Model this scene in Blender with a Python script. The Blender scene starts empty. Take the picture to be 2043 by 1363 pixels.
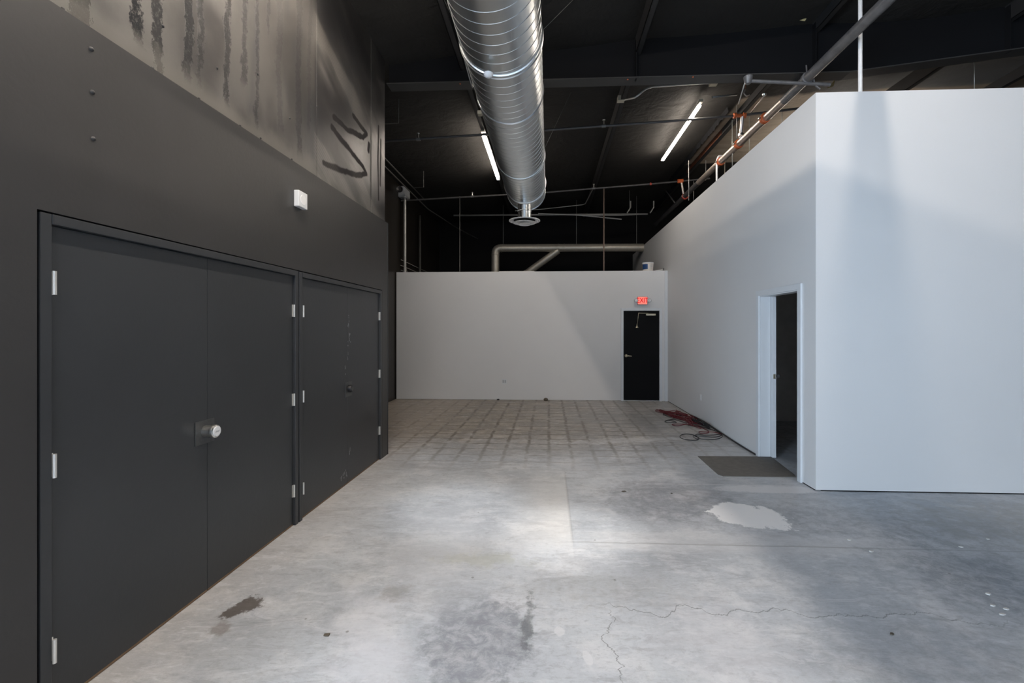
import bpy, bmesh, math, random
from mathutils import Vector, Matrix
random.seed(7)
SC = bpy.context.scene
COL = SC.collection
PI = math.pi

# ------------------------------------------------------------------ camera numbers
F = 905.0; TH = math.radians(2.7); CAMZ = 1.7
CX = 1095 - F * math.tan(TH); CY = 657.0
_c, _s = math.cos(TH), math.sin(TH)
def ray(px, py):
    r = (px - CX) / F; u = (CY - py) / F
    return (_c * r - _s, _s * r + _c, u)
def onx(px, py, X):
    a, b, u = ray(px, py); t = X / a; return Vector((X, b * t, CAMZ + u * t))
def ony(px, py, Y):
    a, b, u = ray(px, py); t = Y / b; return Vector((a * t, Y, CAMZ + u * t))
def onz(px, py, Z):
    a, b, u = ray(px, py); t = (Z - CAMZ) / u; return Vector((a * t, b * t, Z))

# ------------------------------------------------------------------ materials
class NT:
    def __init__(self, name):
        self.m = bpy.data.materials.new(name); self.m.use_nodes = True
        self.t = self.m.node_tree; self.b = self.t.nodes['Principled BSDF']
        g = self.t.nodes.new('ShaderNodeNewGeometry'); self.pos = g.outputs['Position']
        s = self.t.nodes.new('ShaderNodeSeparateXYZ'); self.t.links.new(self.pos, s.inputs[0])
        self.x, self.y, self.z = s.outputs
    def link(self, a, b):
        if hasattr(a, 'is_output'): self.t.links.new(a, b)
        elif isinstance(a, (tuple, list)) and len(a) == 3 and b.type == 'RGBA': b.default_value = (*a, 1)
        else: b.default_value = a
    def math(self, op, a, b=0.0, clamp=False):
        n = self.t.nodes.new('ShaderNodeMath'); n.operation = op; n.use_clamp = clamp
        self.link(a, n.inputs[0]); self.link(b, n.inputs[1]); return n.outputs[0]
    def noise(self, scale, detail=4, rough=.55, vec=None, stretch=None, dist=0.0):
        n = self.t.nodes.new('ShaderNodeTexNoise')
        n.inputs['Scale'].default_value = scale; n.inputs['Detail'].default_value = detail
        n.inputs['Roughness'].default_value = rough; n.inputs['Distortion'].default_value = dist
        v = vec or self.pos
        if stretch:
            mp = self.t.nodes.new('ShaderNodeMapping'); mp.inputs['Scale'].default_value = stretch
            self.t.links.new(v, mp.inputs[0]); v = mp.outputs[0]
        self.t.links.new(v, n.inputs['Vector']); return n.outputs['Fac']
    def rng(self, v, a, b, c=0.0, d=1.0, smooth=True):
        n = self.t.nodes.new('ShaderNodeMapRange'); n.clamp = True
        if smooth: n.interpolation_type = 'SMOOTHSTEP'
        self.link(v, n.inputs[0])
        for i, k in enumerate((a, b, c, d)): self.link(k, n.inputs[i + 1])
        return n.outputs[0]
    def mix(self, f, a, b, mode='MIX'):
        n = self.t.nodes.new('ShaderNodeMix'); n.data_type = 'RGBA'; n.blend_type = mode
        self.link(f, n.inputs[0]); self.link(a, n.inputs[6]); self.link(b, n.inputs[7]); return n.outputs[2]
    def band(self, v, c, w, soft):          # 1 where |v-c| < w
        d = self.math('ABSOLUTE', self.math('SUBTRACT', v, c))
        return self.rng(d, w, w + soft, 1.0, 0.0)
    def box(self, x0, x1, y0, y1, soft, jit=None, amt=0.0):
        x, y = self.x, self.y
        if jit is not None:
            j = self.math('MULTIPLY', self.math('SUBTRACT', jit, .5), amt)
            x = self.math('ADD', x, j); y = self.math('ADD', y, j)
        a = self.band(x, (x0 + x1) / 2, (x1 - x0) / 2, soft); b = self.band(y, (y0 + y1) / 2, (y1 - y0) / 2, soft)
        return self.math('MULTIPLY', a, b)
    def blob(self, cx, cy, rx, ry, rot, soft, jit, amt, axes=None):
        x, y = axes or (self.x, self.y)
        dx = self.math('SUBTRACT', x, cx); dy = self.math('SUBTRACT', y, cy)
        co, si = math.cos(rot), math.sin(rot)
        u = self.math('ADD', self.math('MULTIPLY', dx, co / rx), self.math('MULTIPLY', dy, si / rx))
        v = self.math('ADD', self.math('MULTIPLY', dx, -si / ry), self.math('MULTIPLY', dy, co / ry))
        r = self.math('SQRT', self.math('ADD', self.math('MULTIPLY', u, u), self.math('MULTIPLY', v, v)))
        r = self.math('ADD', r, self.math('MULTIPLY', self.math('SUBTRACT', jit, .5), amt * 2.4))
        return self.rng(r, 1 - soft, 1 + soft, 1.0, 0.0)
    def seg(self, a, b, p, q, w, soft):      # 1 near the segment p-q in the (a, b) plane
        dx, dy = q[0] - p[0], q[1] - p[1]; L = dx * dx + dy * dy
        u = self.math('SUBTRACT', a, p[0]); v = self.math('SUBTRACT', b, p[1])
        t = self.math('ADD', self.math('MULTIPLY', u, dx / L), self.math('MULTIPLY', v, dy / L), clamp=True)
        ex = self.math('SUBTRACT', u, self.math('MULTIPLY', t, dx)); ey = self.math('SUBTRACT', v, self.math('MULTIPLY', t, dy))
        d = self.math('SQRT', self.math('ADD', self.math('MULTIPLY', ex, ex), self.math('MULTIPLY', ey, ey)))
        return self.rng(d, w, w + soft, 1.0, 0.0)
    def bump(self, h, dist=.01, st=.5):
        n = self.t.nodes.new('ShaderNodeBump'); n.inputs['Strength'].default_value = st
        n.inputs['Distance'].default_value = dist; self.link(h, n.inputs['Height'])
        self.t.links.new(n.outputs[0], self.b.inputs['Normal'])
    def done(self, col=None, rough=None, metal=None, spec=None):
        if col is not None: self.link(col, self.b.inputs['Base Color'])
        if rough is not None: self.link(rough, self.b.inputs['Roughness'])
        if metal is not None: self.link(metal, self.b.inputs['Metallic'])
        if spec is not None: self.link(spec, self.b.inputs['Specular IOR Level'])
        return self.m

def simple(name, col, rough=.5, metal=0.0, var=.12, scale=6, spec=.5, bump=0.0, bscale=60):
    n = NT(name); k = n.noise(scale)
    lo = tuple(c * (1 - var) for c in col); hi = tuple(min(1, c * (1 + var)) for c in col)
    c = n.mix(k, lo, hi)
    if bump: n.bump(n.noise(bscale, 2), bump, .4)
    return n.done(c, rough, metal, spec)
def emit(name, col, st):
    n = NT(name); n.b.inputs['Base Color'].default_value = (*col, 1)
    n.b.inputs['Emission Color'].default_value = (*col, 1); n.b.inputs['Emission Strength'].default_value = st
    return n.m

# white painted drywall
def mat_wall():
    n = NT('white_drywall'); k = n.noise(.8, 3)
    c = n.mix(k, (.70, .705, .71), (.76, .765, .77))
    fine = n.noise(120, 2)
    n.bump(fine, .002, .25)
    return n.done(c, .55, 0.0, .3)
# dark paint on the lower left wall and doors
def mat_dark(name, col, rough, bumpd=.002, var=.18, spec=.45):
    n = NT(name); k = n.noise(1.3, 5); k2 = n.noise(35, 3)
    c = n.mix(k, tuple(v * (1 - var) for v in col), tuple(v * (1 + var) for v in col))
    n.bump(k2, bumpd, .35)
    return n.done(c, rough, 0.0, spec)
def mat_stained():
    n = NT('stained_dark_paint')
    k = n.noise(1.4, 6, .6); fine = n.noise(42, 5, .75); blur = n.noise(1.2, 4, .6, stretch=(1, 1.6, .35))
    c = n.mix(n.rng(k, .38, .62), (.062, .058, .055), (.112, .105, .097))
    c = n.mix(n.math('MULTIPLY', n.rng(blur, .50, .62), n.math('MULTIPLY', n.rng(n.y, 2.7, 3.2), .65)), c, (.042, .044, .048))
    wig = n.math('MULTIPLY', n.math('SUBTRACT', n.noise(1.6, 5, .7), .5), .16)
    yy = n.math('ADD', n.y, wig)
    rag = n.math('MULTIPLY', n.math('SUBTRACT', n.noise(30, 5, .8, stretch=(1, 1, .6)), .5), .12)
    yr = n.math('ADD', yy, rag); st = None
    for (yc, hw, zb, sg) in ((2.06, .035, 3.0, .9), (2.36, .022, 3.22, 1.0), (2.48, .022, 3.0, .85), (2.42, .02, 3.55, .6), (2.70, .026, 3.20, .85), (2.80, .014, 3.2, .65), (3.04, .020, 3.22, .7),
                             (3.22, .018, 3.45, .6), (3.36, .012, 3.2, .55), (3.50, .010, 4.0, .5), (3.66, .03, 3.3, .35), (3.95, .035, 3.2, .4), (4.12, .02, 3.5, .3), (1.85, .02, 3.1, .7)):
        m = n.math('MULTIPLY', n.band(yr, yc, hw, .015), n.rng(n.z, zb - .02, zb + .10))
        m = n.math('MULTIPLY', m, sg); st = m if st is None else n.math('MAXIMUM', st, m)
    st = n.math('MULTIPLY', st, n.rng(fine, .30, .52, .45, 1))
    c = n.mix(st, c, (.018, .019, .021))
    # pale overspray along the ledge and far bay
    zz = n.math('ADD', n.z, n.math('MULTIPLY', n.math('SUBTRACT', n.noise(3, 5, .6), .5), .3))
    c = n.mix(n.math('MULTIPLY', n.rng(zz, 3.34, 3.20), .55), c, (.175, .165, .145))
    hatch = n.math('SINE', n.math('ADD', n.math('MULTIPLY', n.z, 170.0), n.math('MULTIPLY', n.y, 95.0)))
    far = n.rng(n.y, 4.18, 4.24)
    diag = n.math('ADD', n.math('MULTIPLY', n.y, .50), n.z)
    dn = n.t.nodes.new('ShaderNodeCombineXYZ'); n.t.links.new(diag, dn.inputs[0]); n.t.links.new(n.math('MULTIPLY', n.y, .25), dn.inputs[1])
    bands = n.noise(2.6, 3, .5, vec=dn.outputs[0])
    c = n.mix(n.math('MULTIPLY', far, n.rng(bands, .45, .60, .75, 0)), c, (.034, .033, .034))
    pale = n.math('MULTIPLY', n.math('MULTIPLY', n.rng(bands, .53, .60), far), n.rng(hatch, -.6, .6, .45, 1))
    c = n.mix(n.math('MULTIPLY', pale, .55), c, (.185, .175, .16))
    c = n.mix(n.math('MULTIPLY', n.math('MULTIPLY', n.rng(n.math('ADD', n.z, n.math('MULTIPLY', n.y, .28)), 5.65, 6.15), n.rng(n.y, 4.0, 4.5)), .85), c, (.014, .014, .015))  # shade under the roof painted into the far top corner of the wall
    lp = None
    L = [((4.56, 3.77), (4.87, 3.72)), ((4.87, 3.72), (5.30, 3.66)), ((5.30, 3.66), (5.44, 3.60)), ((5.44, 3.60), (5.30, 3.53)), ((5.30, 3.53), (4.87, 3.42)), ((4.87, 3.42), (4.39, 3.35)),
         ((4.60, 3.89), (4.92, 3.91)), ((4.92, 3.91), (5.34, 4.0)), ((5.34, 4.0), (5.45, 4.09)), ((5.45, 4.09), (5.07, 4.13)),
         ((5.82, 4.34), (5.80, 3.9)), ((5.90, 4.2), (5.88, 3.6)), ((5.80, 3.9), (5.82, 3.4)), ((5.50, 3.9), (5.52, 4.0))]
    ww = n.math('ADD', n.z, n.math('MULTIPLY', n.math('SUBTRACT', n.noise(4, 3), .5), .08))
    for p, q in L:
        m = n.seg(n.y, ww, p, q, .006 if p[0] > 5.7 else .018, .026); lp = m if lp is None else n.math('MAXIMUM', lp, m)
    c = n.mix(n.math('MULTIPLY', lp, .7), c, (.022, .020, .021))
    n.bump(n.math('ADD', n.math('MULTIPLY', st, fine), n.math('MULTIPLY', fine, .2)), .005, .45)
    dull = n.math('MAXIMUM', st, lp)
    return n.done(c, n.math('ADD', n.rng(k, .4, .6, .32, .44), n.math('MULTIPLY', dull, .35)), 0.0, n.rng(dull, .1, .8, .6, .15))
def mat_floor():
    n = NT('bare_concrete')
    big = n.noise(.55, 6, .6); mid = n.noise(2.4, 7, .68); fine = n.noise(22, 5, .7); sw = n.noise(1.5, 6, .7, stretch=(.45, 1.6, 1), dist=.6)
    jit = n.noise(6.0, 9, .74)
    c = n.mix(n.rng(big, .38, .62), (.415, .45, .495), (.575, .61, .655))
    c = n.mix(n.math('MULTIPLY', n.rng(mid, .47, .62), .45), c, (.72, .73, .75))
    c = n.mix(n.math('MULTIPLY', n.rng(sw, .53, .64), .38), c, (.30, .315, .345))
    c = n.mix(n.math('MULTIPLY', n.rng(fine, .52, .65), .20), c, (.24, .25, .27))
    c = n.mix(n.math('MULTIPLY', n.rng(fine, .48, .28), .15), c, (.72, .73, .75))
    # brown old adhesive in the far half, tile grid ghosts
    far = n.rng(n.math('ADD', n.y, n.math('MULTIPLY', n.math('SUBTRACT', jit, .5), 2.0)), 5.7, 7.6)
    leftness = n.rng(n.x, 2.7, -1.6, .55, 1.0)
    tan = n.mix(n.rng(mid, .40, .62), (.19, .16, .125), (.34, .30, .245))
    c = n.mix(n.math('MULTIPLY', n.math('MULTIPLY', far, leftness), .95), c, tan)
    T = .305
    jx = n.math('ADD', n.x, n.math('MULTIPLY', n.math('SUBTRACT', n.noise(5, 3), .5), .08))
    jy = n.math('ADD', n.y, n.math('MULTIPLY', n.math('SUBTRACT', n.noise(6, 3), .5), .08))
    gx = n.math('PINGPONG', n.math('ADD', jx, 100 * T), T / 2); gy = n.math('PINGPONG', n.math('ADD', jy, 100 * T), T / 2)
    g = n.math('MAXIMUM', n.rng(gx, .006, .042, 1, 0), n.rng(gy, .006, .034, 1, 0))
    g = n.math('MULTIPLY', g, n.rng(n.noise(1.9, 4, .6), .32, .50))
    g = n.math('MULTIPLY', g, n.rng(n.y, 5.0, 7.3, .0, 1.0))
    c = n.mix(n.math('MULTIPLY', g, n.rng(n.x, 3.2, -.6, .34, .95)), c, (.135, .115, .09))
    # warm edge along the left wall
    le = n.rng(n.math('ADD', n.x, n.math('MULTIPLY', jit, .6)), -2.15, -1.15, 1, 0)
    c = n.mix(n.math('MULTIPLY', le, .45), c, (.40, .345, .29))
    ss = n.noise(70, 4, .8, stretch=(.35, 1, 1)); s2 = n.noise(9, 6, .75, stretch=(.5, 1.4, 1), dist=.8)
    c = n.mix(n.math('MULTIPLY', n.rng(ss, .53, .66), .30), c, (.22, .23, .25))
    c = n.mix(n.math('MULTIPLY', n.rng(ss, .46, .32), .18), c, (.80, .81, .84))
    c = n.mix(n.math('MULTIPLY', n.rng(s2, .53, .63), .34), c, (.27, .28, .31))
    c = n.mix(n.math('MULTIPLY', n.rng(s2, .47, .37), .30), c, (.76, .77, .80))
    # slabs and joints
    ed = n.math('MULTIPLY', n.rng(n.x, -.55, .15), n.rng(n.x, .192, .187)); ed = n.math('MULTIPLY', ed, n.math('MULTIPLY', n.rng(n.y, 3.3, 3.8), n.rng(n.y, 5.8, 4.6)))
    c = n.mix(n.math('MULTIPLY', ed, .45), c, (.78, .77, .75))
    c = n.mix(n.math('MULTIPLY', n.math('MULTIPLY', n.band(n.x, .19, .006, .01), n.band(n.y, 4.5, .7, .3)), .22), c, (.2, .2, .2))
    jn = n.math('ADD', n.y, n.math('MULTIPLY', n.math('SUBTRACT', n.noise(2.5, 4), .5), .05))
    c = n.mix(n.math('MULTIPLY', n.math('MULTIPLY', n.band(jn, 3.68, .10, .12), n.rng(n.x, .1, .5)), .42), c, (.60, .61, .63))
    c = n.mix(n.math('MULTIPLY', n.math('MULTIPLY', n.band(jn, 3.64, .005, .010), n.rng(n.x, .1, .3)), .38), c, (.17, .18, .19))
    jn2 = n.math('ADD', n.y, n.math('MULTIPLY', n.math('SUBTRACT', n.noise(2.0, 4), .5), .05))
    c = n.mix(n.math('MULTIPLY', n.math('MULTIPLY', n.band(jn2, 5.05, .006, .01), n.rng(n.x, .95, 1.1)), .6), c, (.75, .75, .77))
    # patches: centre, radii, rotation, soft, jitter, strength, colour
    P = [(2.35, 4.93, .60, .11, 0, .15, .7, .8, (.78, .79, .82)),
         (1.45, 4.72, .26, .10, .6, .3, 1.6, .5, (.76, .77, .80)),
         (1.15, 4.62, .55, .48, 0, .5, 1.3, .55, (.20, .21, .24)),
         (-.40, 2.42, .28, .42, 0, .28, 1.3, .62, (.20, .215, .25)),
         (-.12, 2.62, .03, .17, 0, .4, 2.2, .65, (.10, .11, .12)),
         (-1.87, 2.69, .065, .105, -.3, .22, 2.3, .88, (.075, .06, .05)),
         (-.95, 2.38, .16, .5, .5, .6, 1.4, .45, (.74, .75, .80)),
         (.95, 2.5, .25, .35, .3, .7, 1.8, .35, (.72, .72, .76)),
         (-1.86, 2.50, .05, .07, .2, .4, 1.9, .55, (.16, .13, .11)),
         (2.95, 3.25, .50, .50, .2, .6, 1.3, .62, (.19, .21, .24)),
         (2.6, 4.15, 1.3, .32, -.15, .6, 1.6, .50, (.24, .265, .30)),
         (4.2, 4.15, .9, .5, 0, .5, 1.3, .40, (.37, .35, .31)),
         (1.9, 2.45, .55, .28, .3, .6, 1.7, .34, (.25, .26, .28)),
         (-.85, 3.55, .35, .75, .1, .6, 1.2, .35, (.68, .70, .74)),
         (-.5, 3.33, .26, .09, 0, .6, 1.8, .35, (.40, .42, .33)),
         (-.46, 6.4, .9, .35, 0, .5, 1.6, .40, (.26, .26, .26)),
         (1.2, 7.0, .9, .14, .2, .5, 2.0, .45, (.70, .71, .72)),
         (1.6, 8.7, 1.2, .8, 0, .5, 1.5, .38, (.24, .25, .26)),
         (.35, 3.0, .5, .18, 0, .7, 1.6, .30, (.34, .345, .34)),
         (.06, 2.56, .03, .045, .2, .15, .6, .65, (.74, .75, .78)),
         (.20, 2.36, .022, .05, .2, .15, .6, .55, (.74, .75, .78)),
         (2.62, 6.1, .9, .55, 0, .6, 1.4, .32, (.62, .63, .65)),
         (-1.0, 2.88, .11, .07, 0, .5, 2.0, .45, (.21, .20, .19)),
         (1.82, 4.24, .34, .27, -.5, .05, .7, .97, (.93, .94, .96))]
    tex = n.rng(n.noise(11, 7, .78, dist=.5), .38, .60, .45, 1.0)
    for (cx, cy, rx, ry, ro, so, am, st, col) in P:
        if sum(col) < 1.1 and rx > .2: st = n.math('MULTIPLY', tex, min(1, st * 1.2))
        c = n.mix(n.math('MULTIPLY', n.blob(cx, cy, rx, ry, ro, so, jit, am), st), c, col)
    # hairline cracks
    cy1 = n.math('ADD', n.y, n.math('MULTIPLY', n.math('SUBTRACT', n.noise(3.4, 6, .6, stretch=(1, .15, 1)), .5), .42))
    cr = n.math('MULTIPLY', n.band(cy1, 2.78, .0022, .0035), n.math('MULTIPLY', n.rng(n.x, .25, .45), n.rng(n.x, 3.1, 2.2)))
    cx1 = n.math('ADD', n.x, n.math('MULTIPLY', n.math('SUBTRACT', n.noise(3.1, 6, .6, stretch=(.15, 1, 1)), .5), .5))
    cr2 = n.math('MULTIPLY', n.band(cx1, .36, .002, .003), n.math('MULTIPLY', n.rng(n.y, 2.1, 2.3), n.rng(n.y, 2.85, 2.65)))
    c = n.mix(n.math('MULTIPLY', n.math('MAXIMUM', cr, cr2), .7), c, (.15, .16, .17))
    # dark flecks
    vo = n.t.nodes.new('ShaderNodeTexVoronoi'); vo.inputs['Scale'].default_value = 3.0; n.t.links.new(n.pos, vo.inputs['Vector'])
    fl = n.rng(vo.outputs['Distance'], .022, .034, 1, 0)
    c = n.mix(n.math('MULTIPLY', fl, .55), c, (.10, .09, .08))
    n.bump(n.math('ADD', mid, n.math('MULTIPLY', fine, .3)), .004, .25)
    r = n.rng(mid, .3, .7, .34, .56)
    return n.done(c, r, 0.0, .42)
def mat_roof():
    n = NT('painted_roof_insulation')
    k = n.noise(1.2, 5)
    c = n.mix(k, (.020, .019, .018), (.034, .033, .031))
    sp = n.noise(.5, 4)
    m1 = n.math('MULTIPLY', n.rng(n.x, 3.32, 3.40), n.math('MULTIPLY', n.rng(n.math('ADD', n.y, n.math('MULTIPLY', n.noise(3), .3)), 8.15, 8.3), n.rng(n.y, 11.3, 11.2)))
    tan = n.mix(n.noise(2.5, 5, stretch=(.5, 2, 1)), (.16, .135, .10), (.42, .36, .30))
    c = n.mix(m1, c, tan)
    m2 = n.math('MULTIPLY', n.rng(n.math('ADD', n.x, n.math('MULTIPLY', sp, .6)), 4.7, 5.4), n.math('MULTIPLY', n.rng(n.y, 6.2, 6.25), n.rng(n.y, 8.2, 8.1)))
    c = n.mix(n.math('MULTIPLY', m2, .9), c, (.12, .125, .13))  # light on the right bay painted in as a paler grey
    n.bump(n.noise(3.2, 5, .6, dist=.5), .05, .5)
    return n.done(c, .8, 0.0, .2)
def mat_duct():
    n = NT('galvanised_duct')
    k = n.noise(2.2, 5, .6, stretch=(1, .35, 1)); k2 = n.noise(40, 2)
    c = n.mix(k, (.72, .77, .80), (.82, .86, .88))
    return n.done(c, n.math('ADD', n.rng(k, .3, .7, .27, .33), n.math('MULTIPLY', k2, .04)), 1.0)
M = {}
M['wall'] = mat_wall()
M['trim'] = simple('white_trim_paint', (.70, .73, .76), .35, var=.03)
M['dark'] = mat_dark('charcoal_wall_paint', (.043, .042, .042), .42)
M['door'] = mat_dark('charcoal_door_paint', (.040, .043, .047), .38)
M['stain'] = mat_stained()
M['groove'] = simple('black_gap', (.004, .004, .004), .9)
M['floor'] = mat_floor()
M['roof'] = mat_roof()
M['beam'] = mat_dark('black_beam_paint', (.006, .0065, .008), .75, spec=.15)
M['flange'] = mat_dark('lit_grey_flange', (.040, .040, .040), .45)  # light on the flange underside put into its grey base colour
M['purlin'] = mat_dark('dark_purlin_paint', (.022, .022, .023), .55)
M['rust'] = simple('red_primer_steel', (.14, .045, .02), .6, var=.4)
M['recess'] = mat_dark('black_recess_paint', (.016, .014, .012), .38, .004, .4)
M['far'] = mat_dark('black_far_wall', (.008, .008, .0085), .7, spec=.15)
M['duct'] = mat_duct()
M['duct2'] = simple('old_galvanised', (.52, .49, .42), .42, .55, .2, 12)
M['pipe'] = simple('grey_sprayed_pipe', (.16, .16, .165), .45, .35, .5, 9)
M['steelpipe'] = simple('bare_steel_pipe', (.50, .44, .40), .38, .85, .3, 9)
M['darkpipe'] = simple('dark_pipe', (.085, .083, .085), .42, .3, .3, 9)
M['conduit'] = simple('pale_conduit', (.42, .42, .40), .4, .4, .15)
M['dimconduit'] = simple('dim_conduit', (.11, .11, .105), .45, .4, .2)
M['coupling'] = simple('orange_coupling', (.45, .10, .03), .4, 0, .3, 20)
M['redcoupling'] = simple('red_coupling', (.40, .05, .03), .4, 0, .3, 20)
M['box'] = simple('cream_box_paint', (.45, .42, .33), .5)
M['chrome'] = simple('brushed_steel', (.72, .72, .70), .28, 1.0, .1, 30)
M['hinge'] = simple('bright_hinge_steel', (.80, .79, .76), .35, .6, .08, 30)
M['plate'] = simple('painted_lock_plate', (.085, .088, .09), .3, .4, .4, 40)
M['brass'] = simple('pale_brass', (.62, .56, .42), .3, .8, .1)
M['blackdoor'] = mat_dark('black_exit_door_paint', (.006, .0062, .007), .6, spec=.12)
M['white'] = simple('white_plastic', (.82, .83, .84), .4, var=.02)
M['offwhite'] = simple('diffuser_enamel', (.9, .9, .9), .4, var=.05)
M['hole'] = simple('dark_opening', (.02, .02, .02), .8)
M['lens'] = emit('warm_led_lens', (1.0, .88, .76), 215)
M['lens3'] = emit('soft_led_lens', (1.0, .88, .76), 82)
M['lens2'] = emit('dimmer_led_lens', (1.0, .88, .76), 75)
M['housing'] = simple('dark_lamp_housing', (.05, .05, .05), .4)
M['exitface'] = emit('exit_face', (1.0, .26, .20), .62)
M['exitletter'] = emit('exit_letter', (.75, .0, .01), .5)
M['grey'] = simple('grey_plastic', (.42, .44, .46), .4)
M['blue'] = simple('blue_label', (.015, .06, .18), .4)
M['cream'] = simple('bucket_plastic', (.74, .70, .64), .4)
M['red'] = simple('dark_red_rubber', (.13, .010, .018), .45)
M['black'] = simple('black_rubber', (.010, .011, .014), .42)
M['mat'] = simple('brown_grey_mat', (.165, .155, .142), .8, var=.3, scale=14, bump=.004, bscale=160)
M['wood'] = simple('raw_plywood_edge', (.20, .13, .08), .8, var=.4, scale=25)
M['scuff'] = simple('scuffed_primer', (.28, .29, .30), .6, var=.5, scale=60)
M['roomwall'] = simple('dim_room_wall', (.62, .58, .54), .8, var=.2)
M['debris'] = simple('debris_bits', (.10, .085, .065), .8, var=.5, scale=40)
M['plaster'] = simple('plaster_chip', (.62, .62, .60), .8)
M['insul'] = simple('torn_insulation', (.50, .42, .22), .8, var=.3)

# ------------------------------------------------------------------ mesh helpers
def box(bm, x0, x1, y0, y1, z0, z1, bev=0.0):
    vs = [bm.verts.new((x, y, z)) for x in (x0, x1) for y in (y0, y1) for z in (z0, z1)]
    fs = [(0, 1, 3, 2), (4, 6, 7, 5), (0, 4, 5, 1), (2, 3, 7, 6), (0, 2, 6, 4), (1, 5, 7, 3)]
    ff = [bm.faces.new([vs[i] for i in f]) for f in fs]
    if bev:
        es = {e for f in ff for e in f.edges}
        bmesh.ops.bevel(bm, geom=list(es), offset=bev, segments=2, affect='EDGES', profile=.6)
def smooth_path(pts, rad, n=6):
    if rad <= 0: return [Vector(p) for p in pts]
    pts = [Vector(p) for p in pts]; out = [pts[0]]
    for i in range(1, len(pts) - 1):
        a, b, c = pts[i - 1], pts[i], pts[i + 1]
        r = min(rad, (a - b).length * .45, (c - b).length * .45)
        p0 = b + (a - b).normalized() * r; p1 = b + (c - b).normalized() * r
        for k in range(n + 1):
            t = k / n; out.append(p0 * (1 - t) ** 2 + b * 2 * t * (1 - t) + p1 * t ** 2)
    out.append(pts[-1]); return out
def tube(bm, pts, r, seg=10, bend=0.0, caps=True):
    P = smooth_path(pts, bend)
    Q = [P[0]]
    for p in P[1:]:
        if (p - Q[-1]).length > 1e-5: Q.append(p)
    P = Q; rings = []; up = None
    for i, p in enumerate(P):
        t = (P[min(i + 1, len(P) - 1)] - P[max(i - 1, 0)]).normalized()
        if up is None: up = t.orthogonal().normalized()
        up = (up - t * up.dot(t))
        if up.length < 1e-6: up = t.orthogonal()
        up.normalize(); sd = t.cross(up)
        rr = r[i] if isinstance(r, (list, tuple)) else r
        rings.append([bm.verts.new(p + (up * math.cos(a) + sd * math.sin(a)) * rr) for a in [2 * PI * k / seg for k in range(seg)]])
    for a, b in zip(rings, rings[1:]):
        for k in range(seg):
            f = bm.faces.new((a[k], a[(k + 1) % seg], b[(k + 1) % seg], b[k])); f.smooth = True
    if caps:
        bm.faces.new(rings[0][::-1]); bm.faces.new(rings[-1])
def lathe(bm, prof, o=(0, 0, 0), axis='z', seg=28):
    rings = []
    for r, h in prof:
        ring = []
        for k in range(seg):
            a = 2 * PI * k / seg; u, v = r * math.cos(a), r * math.sin(a)
            p = {'z': (u, v, h), 'x': (h, u, v), 'y': (u, h, v)}[axis]
            ring.append(bm.verts.new((p[0] + o[0], p[1] + o[1], p[2] + o[2])))
        rings.append(ring)
    for a, b in zip(rings, rings[1:]):
        for k in range(seg):
            f = bm.faces.new((a[k], a[(k + 1) % seg], b[(k + 1) % seg], b[k])); f.smooth = True
    bm.faces.new(rings[0][::-1]); bm.faces.new(rings[-1])
def prism(bm, poly, z0, z1):
    a = [bm.verts.new((p[0], p[1], z0)) for p in poly]; b = [bm.verts.new((p[0], p[1], z1)) for p in poly]
    bm.faces.new(a[::-1]); bm.faces.new(b)
    for i in range(len(poly)):
        j = (i + 1) % len(poly); bm.faces.new((a[i], a[j], b[j], b[i]))
def build(name, fn, mat, parent=None, loc=None, label=None):
    bm = bmesh.new(); fn(bm)
    bmesh.ops.recalc_face_normals(bm, faces=bm.faces)
    me = bpy.data.meshes.new(name)
    bm.to_mesh(me); bm.free(); me.materials.append(mat)
    sharp = me.attributes.new('sharp_edge', 'BOOLEAN', 'EDGE') if 'sharp_edge' not in me.attributes else me.attributes['sharp_edge']
    o = bpy.data.objects.new(name, me); COL.objects.link(o)
    b2 = bmesh.new(); b2.from_mesh(me)
    for e in b2.edges:
        if len(e.link_faces) == 2 and e.calc_face_angle(0) > math.radians(40): e.smooth = False
    b2.to_mesh(me); b2.free()
    if parent:
        o.parent = parent; o.matrix_parent_inverse = Matrix.Identity(4)
        o.location = tuple(-Vector(parent.get('base', (0, 0, 0))))
    if label: o['label'] = label
    return o
def part(name, fn, mat, parent, label=None):
    """mesh authored in world space, parented to an Empty (or to a part of it)"""
    o = build(name, fn, mat, None, label=label)
    o.parent = parent
    base = Vector((0, 0, 0)); p = parent
    while p is not None: base += p.location; p = p.parent
    o.location = -base
    return o
def tag(o, label, cat, group=None, kind=None):
    o['label'] = label; o['category'] = cat
    if group: o['group'] = group
    if kind: o['kind'] = kind
    return o
def thing(name, label, cat, loc=(0, 0, 0), group=None, kind=None):
    o = bpy.data.objects.new(name, None); COL.objects.link(o); o.location = loc
    o.empty_display_size = .1
    return tag(o, label, cat, group, kind)
def struct(name, fn, mat, label, cat):
    return tag(build(name, fn, mat), label, cat, kind='structure')
def B(*a, **k): return lambda bm: box(bm, *a, **k)
def Tb(*a, **k): return lambda bm: tube(bm, *a, **k)
def many(*fs):
    def g(bm):
        for f in fs: f(bm)
    return g

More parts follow.
